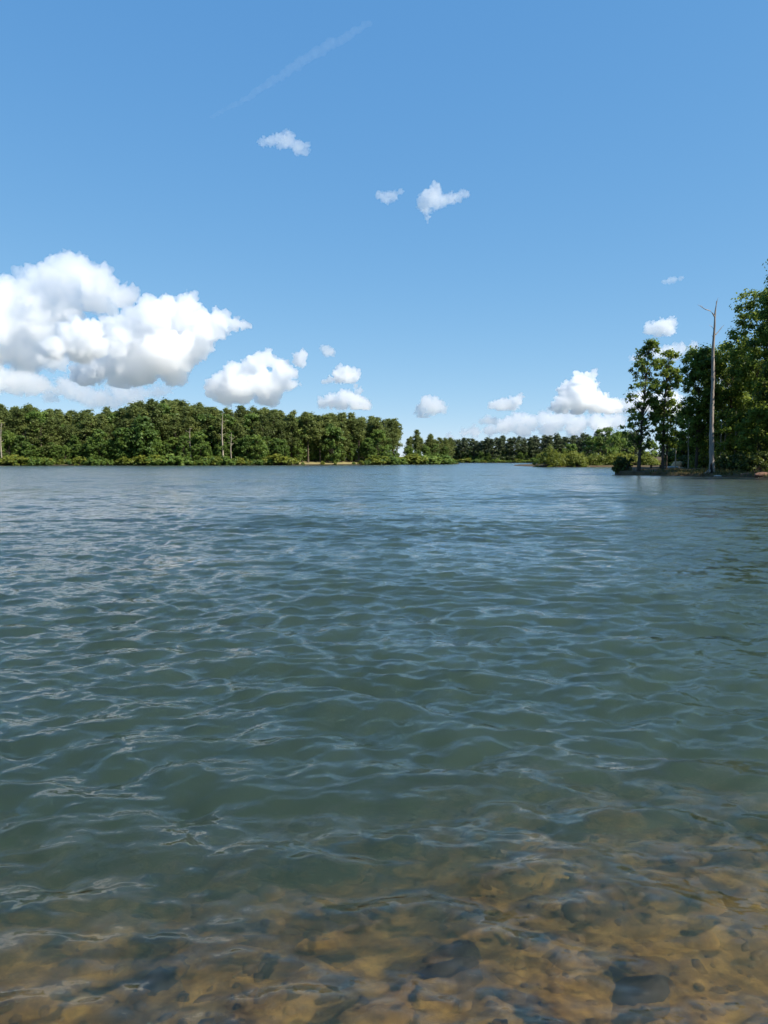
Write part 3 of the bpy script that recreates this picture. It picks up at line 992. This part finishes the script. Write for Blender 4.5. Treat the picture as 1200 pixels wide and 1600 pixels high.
M['tanrock'] = rough_mat('tan_rock', (0.36, 0.22, 0.11), (0.55, 0.38, 0.22), 4, 0.9)
M['palerock'] = rough_mat('pale_rock', (0.30, 0.28, 0.25), (0.5, 0.48, 0.44), 4, 0.9)
M['redrock'] = rough_mat('red_clay_rock', (0.10, 0.05, 0.032), (0.24, 0.135, 0.09), 5, 0.9)
def rock(px, Y, z, r, mat, lab, seed, squash=(1, 1, 0.7), name='rock'):
    o = link(name, rock_mesh(name, seed, r, M[mat], squash)); o.location = (X_at(px, Y), Y, z)
    return tag(o, lab, 'rock')
rock(1058, 100, 0.95, 0.72, 'tanrock', 'tan boulder on the peninsula behind the slender trees', 1, (1.0, 0.9, 0.85), 'boulder')
rock(1048, 99, 0.7, 0.85, 'palerock', 'flat pale grey rock left of the tan boulder', 2, (1.5, 0.8, 0.32))
rock(1063, 99, 0.65, 0.45, 'tanrock', 'small tan rock at the right foot of the tan boulder', 6, (1.2, 0.8, 0.5))
rock(1122, 80.2, 0.05, 0.28, 'palerock', 'small white stone at the waterline below the dead trunk', 3, (1.5, 0.8, 0.5))
rock(1166, 77.2, 0.22, 0.4, 'redrock', 'reddish rock on the bank right of the dead trunk', 4, (1.3, 0.8, 0.6))
rock(1193, 75.2, 0.25, 0.6, 'redrock', 'larger reddish rock on the bank at the right edge', 5, (1.5, 0.8, 0.5))

# rough timber bench between the slender trees and the tip
M['timber'] = rough_mat('dark_timber', (0.03, 0.022, 0.016), (0.08, 0.06, 0.045), 6, 0.9, (0.3, 2, 2))
def box_mesh(name, sx, sy, sz, mat, bev=0.02):
    b = bmesh.new(); bmesh.ops.create_cube(b, size=1)
    for q in b.verts: q.co = Vector((q.co.x * sx, q.co.y * sy, q.co.z * sz))
    bmesh.ops.bevel(b, geom=list(b.edges), offset=bev, segments=1, affect='EDGES')
    m = bpy.data.meshes.new(name); b.to_mesh(m); b.free(); m.materials.append(mat)
    return m
bench = empty('timber_bench', (X_at(1025, 94), 94, 0.5), 0.1)
pl = box_mesh('bench_plank', 1.7, 0.16, 0.06, M['timber'])
for j in range(3):
    p = link('plank', pl, bench); p.location = (0, -0.18 + 0.18 * j, 0.62)
lg = box_mesh('bench_leg', 0.12, 0.42, 0.75, M['timber'])
for sx in (-0.6, 0.6):
    p = link('leg', lg, bench); p.location = (sx, 0, 0.215)
tag(bench, 'low dark timber bench beside the slender trees on the peninsula', 'bench')

# low grass along the peninsula bank
def grass_patch():
    rd2 = np.random.default_rng(9)
    n = 9000
    i = rd2.uniform(0, 1, n) ** 1.0
    t = rd2.uniform(0.004, 0.30, n) ** 1.2
    ax = np.interp(i * 0.55, sf, A[:, 0]); ay = np.interp(i * 0.55, sf, A[:, 1])
    bx_ = np.interp(i * 0.55, sf, B[:, 0]); by_ = np.interp(i * 0.55, sf, B[:, 1])
    x = ax + (bx_ - ax) * t; y = ay + (by_ - ay) * t
    z = np.interp(t, [0.004, 0.012, 0.03, 0.08, 0.18, 0.35], [0.2, 0.34, 0.42, 0.5, 0.58, 0.75]) - 0.05
    keep = fbm(xy3(x, y, 0.35), 3) > -0.25
    x, y, z, t = x[keep], y[keep], z[keep], t[keep]; n = len(x)
    h = rd2.uniform(0.12, 0.42, n); a = rd2.uniform(0, 6.28, n); w = 0.05
    P = np.stack([x, y, z], -1)
    s_ = np.stack([np.cos(a) * w, np.sin(a) * w, 0 * a], -1)
    tip = P + np.stack([rd2.normal(0, 0.1, n), rd2.normal(0, 0.1, n), h], -1)
    V = np.stack([P - s_, P + s_, tip], 1).reshape(-1, 3)
    m = np_mesh('bank_grass', V, np.arange(n * 3).reshape(-1, 3), M['bankgrass'], False, np.clip(rd2.normal(0.5, 0.25, n), 0, 1))
    o = link('bank_grass', m)
    tag(o, 'short dry grass and weeds along the right bank', 'grass', kind='stuff')
M['bankgrass'] = foliage('bank_grass', (0.05, 0.055, 0.015), (0.10, 0.10, 0.03), (0.19, 0.16, 0.06), 0.3, 0.2, 0.0)
grass_patch()

# ------------------------------------------------------------------ stones under the shallow water at the photographer's feet
M['darkstone'] = rough_mat('dark_wet_stone', (0.018, 0.015, 0.013), (0.06, 0.048, 0.036), 7, 0.6)
M['brownstone'] = rough_mat('brown_stone', (0.09, 0.06, 0.03), (0.24, 0.15, 0.06), 7, 0.7)
M['goldstone'] = rough_mat('ochre_stone', (0.22, 0.12, 0.035), (0.45, 0.27, 0.075), 7, 0.7)
def bed_at(px, py, dz=0.0):
    """where the sight line through a photograph position meets the lake bed"""
    lo, hi = 1.0, 12.0
    for Y in np.arange(1.2, 9, 0.01):
        p = at(px, py, Y)
        if p.z < float(bed_z(p.x, p.y)) + dz: return p
    return p
stones = [
    (245, 1575, 0.13, 'darkstone', (1.6, 0.9, 0.5), 'large dark stone under the water at the bottom left'),
    (700, 1530, 0.10, 'darkstone', (1.4, 0.8, 0.5), 'dark stone under the shallow water at the bottom, right of centre'),
    (1000, 1570, 0.12, 'darkstone', (1.5, 0.9, 0.5), 'dark stone under the water at the bottom right'),
    (425, 1520, 0.085, 'darkstone', (1.5, 0.8, 0.45), 'dark flat stone under the golden shallows, left of centre'),
    (530, 1540, 0.06, 'darkstone', (1.4, 0.9, 0.5), 'small dark stone under the golden shallows near the centre'),
    (790, 1385, 0.10, 'brownstone', (1.3, 0.9, 0.5), 'brown stone under the deeper water right of centre'),
    (120, 1510, 0.10, 'brownstone', (1.5, 0.9, 0.5), 'brown stone under the shallows near the left edge'),
    (540, 1345, 0.085, 'goldstone', (1.4, 0.8, 0.5), 'ochre stone showing through deep green water near the centre'),
    (235, 1430, 0.06, 'goldstone', (1.2, 0.9, 0.5), 'small ochre stone under the shallows at the left'),
    (1100, 1480, 0.10, 'goldstone', (1.4, 0.9, 0.4), 'ochre stone under the shallows at the right edge'),
    (880, 1500, 0.07, 'brownstone', (1.3, 0.9, 0.5), 'brown stone under the shallows, right of the dark stone'),
    (600, 1590, 0.08, 'goldstone', (1.3, 0.9, 0.5), 'ochre stone under the water at the bottom centre'),
    (1150, 1345, 0.10, 'brownstone', (1.4, 0.9, 0.45), 'brown stone under the water near the right edge, above the ochre one'),
]
for i, (px, py, r, mt, sq, lab) in enumerate(stones):
    p = bed_at(px, py)
    o = link('submerged_stone', rock_mesh('submerged_stone', 30 + i, r, M[mt], sq, 3))
    o.location = (p.x, p.y, float(bed_z(p.x, p.y)) - 0.2 * r)
    o.rotation_euler = (0, 0, rd.uniform(0, 6.28))
    tag(o, lab, 'stone', 'stones under the shallow water')
# pebbles strewn over the bed
def pebbles():
    rd2 = np.random.default_rng(3)
    n = 1500
    x = rd2.uniform(-2.8, 2.8, n); y = rd2.uniform(0.9, 4.6, n)
    r = np.exp(rd2.normal(math.log(0.018), 0.5, n)).clip(0.008, 0.07)
    z = bed_z(x, y)
    b = bmesh.new(); bmesh.ops.create_icosphere(b, subdivisions=1, radius=1)
    iv = np.array([tuple(q.co) for q in b.verts]); jf = np.array([[q.index for q in f.verts] for f in b.faces]); b.free()
    sc = np.stack([rd2.uniform(0.8, 1.5, n), rd2.uniform(0.7, 1.2, n), rd2.uniform(0.4, 0.7, n)], -1) * r[:, None]
    V = iv[None] * sc[:, None] * (1 + rd2.normal(0, 0.1, (n, len(iv), 1)))
    an = rd2.uniform(0, 6.28, n); c, s = np.cos(an)[:, None], np.sin(an)[:, None]
    V = np.stack([V[..., 0] * c - V[..., 1] * s, V[..., 0] * s + V[..., 1] * c, V[..., 2]], -1) + np.stack([x, y, z], -1)[:, None]
    Fq = (jf[None] + (np.arange(n) * len(iv))[:, None, None]).reshape(-1, 3)
    t = np.repeat(np.clip(rd2.normal(0.45, 0.28, n), 0, 1), len(jf))
    o = link('pebbles', np_mesh('pebbles', V.reshape(-1, 3), Fq, M['pebble'], True, t))
    tag(o, 'brown and ochre pebbles strewn over the shallow lake bed', 'pebbles', kind='stuff')
M['pebble'] = foliage('pebble', (0.03, 0.022, 0.014), (0.13, 0.075, 0.025), (0.32, 0.20, 0.065), 0.0, 0.3, 0.0)
pebbles()

# ------------------------------------------------------------------ clouds: real bodies of scattering droplets, kilometres away
def cloud_mat(name, density, g=0.25):
    m, nt, nd, lk, out = new_mat(name)
    sc = nd.new('ShaderNodeVolumeScatter')
    sc.inputs['Color'].default_value = (0.985, 0.986, 0.988, 1)
    sc.inputs['Density'].default_value = density
    sc.inputs['Anisotropy'].default_value = g
    lk.new(sc.outputs[0], out.inputs['Volume'])
    return m


def ico_unit():
    b = bmesh.new()
    bmesh.ops.create_icosphere(b, subdivisions=2, radius=1)
    b.verts.ensure_lookup_table()
    vv = np.array([tuple(q.co) for q in b.verts]); ff = np.array([[q.index for q in f.verts] for f in b.faces])
    b.free()
    return vv, ff


ICO_V, ICO_F = ico_unit()
_scrap = bpy.data.objects.new('scrap', None)


def make_cloud(label, blobs, Y, density, base=None, voxel=None, levels=2, seed=1, depth=1.0, rough=0.5, g=0.66):
    """blobs: (px, py, radius px) puffs; each grows smaller puffs on its upper side, all fused to one body"""
    rd = np.random.default_rng(seed)
    k = Y / FPX
    sph = []
    for (px, py, r) in blobs:
        p = at(px, py, Y)
        sph.append((p.x, p.y + rd.uniform(-0.7, 0.7) * r * k * depth, p.z, r * k))
    allS = list(sph)
    cur = sph
    for lv in range(levels):
        nxt = []
        for (x, y, z, r) in cur:
            for _ in range(13 if lv == 0 else 8):
                d = rd.normal(0, 1, 3); d /= np.linalg.norm(d)
                if d[2] < -0.35: d[2] *= -0.5
                rr = r * rd.uniform(0.22, 0.52) * (1 if lv == 0 else 0.9)
                q = np.array([x, y, z]) + d * (r * rd.uniform(0.72, 1.0))
                nxt.append((q[0], q[1], q[2], rr))
        allS += nxt
        cur = nxt
    S = np.array(allS)
    cen = S[:, :3].mean(0)
    vs = (ICO_V[None] * S[:, None, 3:4] + S[:, None, :3] - cen).reshape(-1, 3)
    fs = (ICO_F[None] + (np.arange(len(S)) * len(ICO_V))[:, None, None]).reshape(-1, 3)
    mat = cloud_mat('cloud_droplets', density, g)
    me = np_mesh('cloud', vs, fs, mat)
    o = link('cumulus_cloud', me)
    rmax = max(b[2] for b in blobs) * k
    vx = voxel * k if voxel else rmax / 11
    md = o.modifiers.new('fuse', 'REMESH'); md.mode = 'VOXEL'; md.voxel_size = vx
    dg = bpy.context.evaluated_depsgraph_get()
    nm = bpy.data.meshes.new_from_object(o.evaluated_get(dg))
    o.modifiers.clear(); o.data = nm
    bpy.data.meshes.remove(me)
    n = len(nm.vertices)
    co = np.empty(n * 3); nm.vertices.foreach_get('co', co); co = co.reshape(-1, 3)
    no = np.empty(n * 3); nm.vertices.foreach_get('normal', no); no = no.reshape(-1, 3)
    s1 = 1.0 / (rmax * 0.45)
    q = co * s1 + seed * 3.1
    q = q + 0.35 * np.stack([vnoise(q * 0.8 + 5), vnoise(q * 0.8 + 9), vnoise(q * 0.8 + 13)], -1)
    disp, a_ = 0.0, 1.0
    for oc in range(5):                       # billowing lobes with creases between them
        disp = disp + a_ * (np.abs(vnoise(q + 7.7 * oc)) * 2.0 - 0.75)
        q = q * 2.17; a_ *= 0.62
    co = co + no * (disp * rmax * 0.17 * rough)[:, None]
    if base is not None:
        zb = at(600, base, Y).z - cen[2] + fbm(co * s1 * 0.5 + 9, 3) * rmax * 0.10
        lo = co[:, 2] < zb
        co[lo, 2] = zb[lo] + (co[lo, 2] - zb[lo]) * 0.12
    nm.vertices.foreach_set('co', np.ascontiguousarray(co.ravel(), dtype=np.float32))
    nm.update()
    # fuse once more so that folds of the displaced skin never cut holes in the body
    o.data = nm
    md = o.modifiers.new('fuse', 'REMESH'); md.mode = 'VOXEL'; md.voxel_size = vx
    dg = bpy.context.evaluated_depsgraph_get()
    n2 = bpy.data.meshes.new_from_object(o.evaluated_get(dg))
    o.modifiers.clear(); o.data = n2
    bpy.data.meshes.remove(nm)
    nm = n2
    nm.polygons.foreach_set('use_smooth', np.ones(len(nm.polygons), dtype=bool))
    nm.update()
    if not nm.materials: nm.materials.append(mat)
    o.location = cen
    tag(o, label, 'cloud', 'clouds in the sky')
    return o


# (label, puffs, distance, droplet density per metre, base line)
CL = [
    ('largest towering white cumulus cloud at the left edge, above the far wood',
     [(125, 425, 28), (142, 428, 20), (100, 440, 32), (60, 446, 27), (20, 462, 30), (-25, 472, 38), (165, 448, 24), (190, 460, 22), (205, 465, 12), (150, 468, 26), (40, 440, 16), (178, 478, 14),
      (55, 480, 36), (5, 510, 42), (-45, 520, 50), (95, 475, 30), (30, 530, 40), (70, 515, 30), (110, 495, 22), (-20, 560, 40), (40, 560, 30), (80, 560, 22)], 10500, 0.010, 592),
    ('rounded bright puff of cloud in front of the large left cloud mass',
     [(122, 512, 17), (138, 522, 20), (105, 528, 20), (90, 545, 18), (150, 540, 17), (122, 545, 24), (78, 552, 9), (160, 550, 9), (100, 512, 10)], 8000, 0.030, 566),
    ('broad white cumulus cloud with a tail to the right, second largest',
     [(290, 484, 20), (272, 484, 18), (250, 496, 28), (218, 500, 27), (195, 512, 24), (305, 505, 24), (285, 508, 26), (330, 500, 18), (350, 504, 14), (366, 507, 11), (380, 509, 7), (390, 510, 4), (176, 528, 20), (325, 523, 20), (348, 522, 12),
      (245, 530, 38), (205, 548, 36), (265, 555, 36), (175, 565, 28), (290, 540, 30), (318, 540, 16), (225, 578, 30), (150, 582, 24), (270, 580, 26), (125, 588, 16), (190, 590, 20)], 8800, 0.020, 604),
    ('low pale cloud at the left edge just over the treetops',
     [(20, 598, 22), (50, 600, 20), (-10, 596, 26), (72, 606, 12), (35, 588, 12), (88, 610, 8)], 9800, 0.009, 622),
    ('low broken cloud touching the treetops under the broad cloud',
     [(112, 608, 18), (132, 614, 17), (100, 602, 12), (160, 622, 15), (195, 614, 17), (180, 608, 13), (245, 612, 11), (222, 616, 12), (262, 609, 8), (145, 626, 14), (175, 628, 14), (210, 626, 14), (75, 620, 12)], 10500, 0.008, 640),
    ('cumulus cloud between the broad cloud and the small puffs',
     [(418, 562, 14), (405, 568, 16), (436, 572, 14), (388, 576, 15), (450, 585, 13), (370, 590, 20), (345, 602, 20), (332, 612, 13), (378, 608, 26), (412, 600, 24), (435, 597, 18), (420, 618, 20), (355, 618, 18), (458, 600, 9)], 9000, 0.022, 642),
    ('small oval puff right beside the cumulus cloud', [(470, 560, 10), (464, 566, 7), (475, 554, 7), (472, 568, 7)], 9000, 0.028, None),
    ('tiny faint puff above the small clouds', [(512, 548, 9), (505, 545, 5), (519, 552, 6)], 9000, 0.014, None),
    ('small cloud with a flat tail, above another small flat cloud',
     [(540, 582, 12), (553, 587, 11), (530, 588, 11), (516, 594, 6), (508, 596, 5), (542, 592, 9)], 9000, 0.026, 600),
    ('small flat-bottomed cloud just above the treetops of the left wood',
     [(540, 622, 13), (520, 626, 12), (505, 630, 9), (556, 626, 12), (570, 634, 11), (562, 611, 6), (556, 604, 4), (535, 632, 10), (555, 636, 10)], 9500, 0.022, 641),
    ('small cloud over the gap at the right end of the left wood',
     [(666, 630, 12), (680, 634, 13), (692, 638, 8), (658, 640, 9), (660, 652, 8), (654, 645, 6), (672, 640, 10), (668, 660, 6)], 9500, 0.017, 652),
    ('small low cloud trailing to a point, over the middle of the far wood',
     [(793, 631, 10), (807, 627, 9), (778, 633, 9), (768, 634, 6), (813, 621, 6), (800, 636, 8), (785, 637, 7)], 9800, 0.020, 642),
    ('tiny low cloud left of the stacked cloud bank', [(762, 657, 7), (772, 658, 7), (753, 659, 5)], 9800, 0.016, 663),
    ('stacked cumulus tower over the far wood, right of the middle',
     [(908, 597, 14), (922, 591, 10), (890, 606, 13), (878, 610, 8), (925, 606, 11), (880, 630, 16), (905, 628, 20), (930, 628, 18), (948, 634, 14), (963, 637, 11), (866, 636, 9), (905, 615, 14)], 10000, 0.028, 648),
    ('low bank of small cumulus clouds on the horizon over the far wood',
     [(812, 655, 11), (800, 662, 14), (785, 668, 12), (830, 660, 14), (850, 654, 13), (870, 660, 14), (890, 656, 13), (908, 662, 14), (930, 660, 13), (950, 661, 14), (968, 658, 13), (766, 672, 10), (742, 675, 9), (724, 677, 7), (820, 672, 14), (860, 672, 14), (900, 672, 14), (940, 672, 14), (700, 680, 6)], 11500, 0.011, 690),
    ('low white cloud partly behind the two slender trees on the right bank',
     [(985, 634, 14), (1005, 630, 17), (1030, 632, 19), (1055, 638, 16), (1045, 622, 13), (1065, 645, 12)], 10500, 0.015, 664),
    ('small puffy cloud left of the bare dead trunk', [(1033, 511, 12), (1046, 507, 10), (1020, 514, 10), (1044, 517, 10), (1030, 520, 9)], 8500, 0.020, 526),
    ('thin wide cloud behind the crowns of the two slender trees',
     [(1065, 546, 11), (1045, 549, 12), (1025, 553, 11), (1002, 558, 8), (988, 561, 6), (1082, 543, 8), (1055, 556, 10)], 9000, 0.012, 564),
    ('thin cloud behind the dark trees near the right edge', [(1150, 595, 12), (1165, 592, 11), (1135, 600, 11), (1180, 598, 10)], 9000, 0.014, 606),
    ('faint smear of cloud high above the dead trunk', [(1053, 438, 5), (1046, 439, 5), (1062, 436, 4), (1038, 441, 4), (1068, 434, 2)], 8000, 0.009, None),
    ('lone small ragged cloud highest in the sky, left of centre',
     [(438, 214, 9), (424, 219, 9), (410, 221, 7), (452, 222, 11), (466, 229, 11), (476, 236, 7), (445, 206, 5), (479, 228, 5), (440, 224, 9)], 6000, 0.012, None),
    ('small ragged cloud left of the boot shaped cloud', [(602, 307, 9), (614, 306, 8), (626, 301, 5), (592, 304, 6), (606, 314, 5)], 6500, 0.011, None),
    ('boot shaped small cloud in the upper middle of the sky',
     [(681, 298, 11), (672, 309, 13), (662, 318, 11), (690, 313, 11), (704, 311, 9), (716, 307, 8), (726, 301, 7), (682, 289, 6), (666, 332, 7), (668, 341, 5), (680, 320, 9)], 6500, 0.014, None),
]
for ci, (lab, blobs, Yc, den, base) in enumerate(CL):
    big = max(b[2] for b in blobs) > 20
    make_cloud(lab, blobs, Yc, den, base, voxel=1.15 if big else 0.7, levels=2, seed=20 + ci, rough=0.9 if big else 1.3)


# thin vapour trail, a long ragged wisp
def make_trail():
    rd = np.random.default_rng(5)
    pts = [(330, 183, 5), (352, 171, 6), (378, 158, 7), (402, 143, 8), (425, 128, 9), (450, 110, 10), (470, 97, 11), (492, 83, 11), (515, 70, 11), (540, 57, 10), (560, 46, 9), (580, 33, 7)]
    bl = []
    for i in range(len(pts) - 1):
        for t in np.arange(0, 1, 0.125):
            a, b = pts[i], pts[i + 1]
            bl.append((a[0] + (b[0] - a[0]) * t + rd.normal(0, 1.0), a[1] + (b[1] - a[1]) * t + rd.normal(0, 1.0), (a[2] + (b[2] - a[2]) * t) * rd.uniform(0.55, 0.7)))
    o = make_cloud('faint white vapour trail slanting across the upper sky', bl, 8000, 0.0012, None, voxel=1.2, levels=0, seed=77, rough=1.0)
    o.name = 'vapour_trail'
    o['category'] = 'vapour trail'
    del o['group']


make_trail()
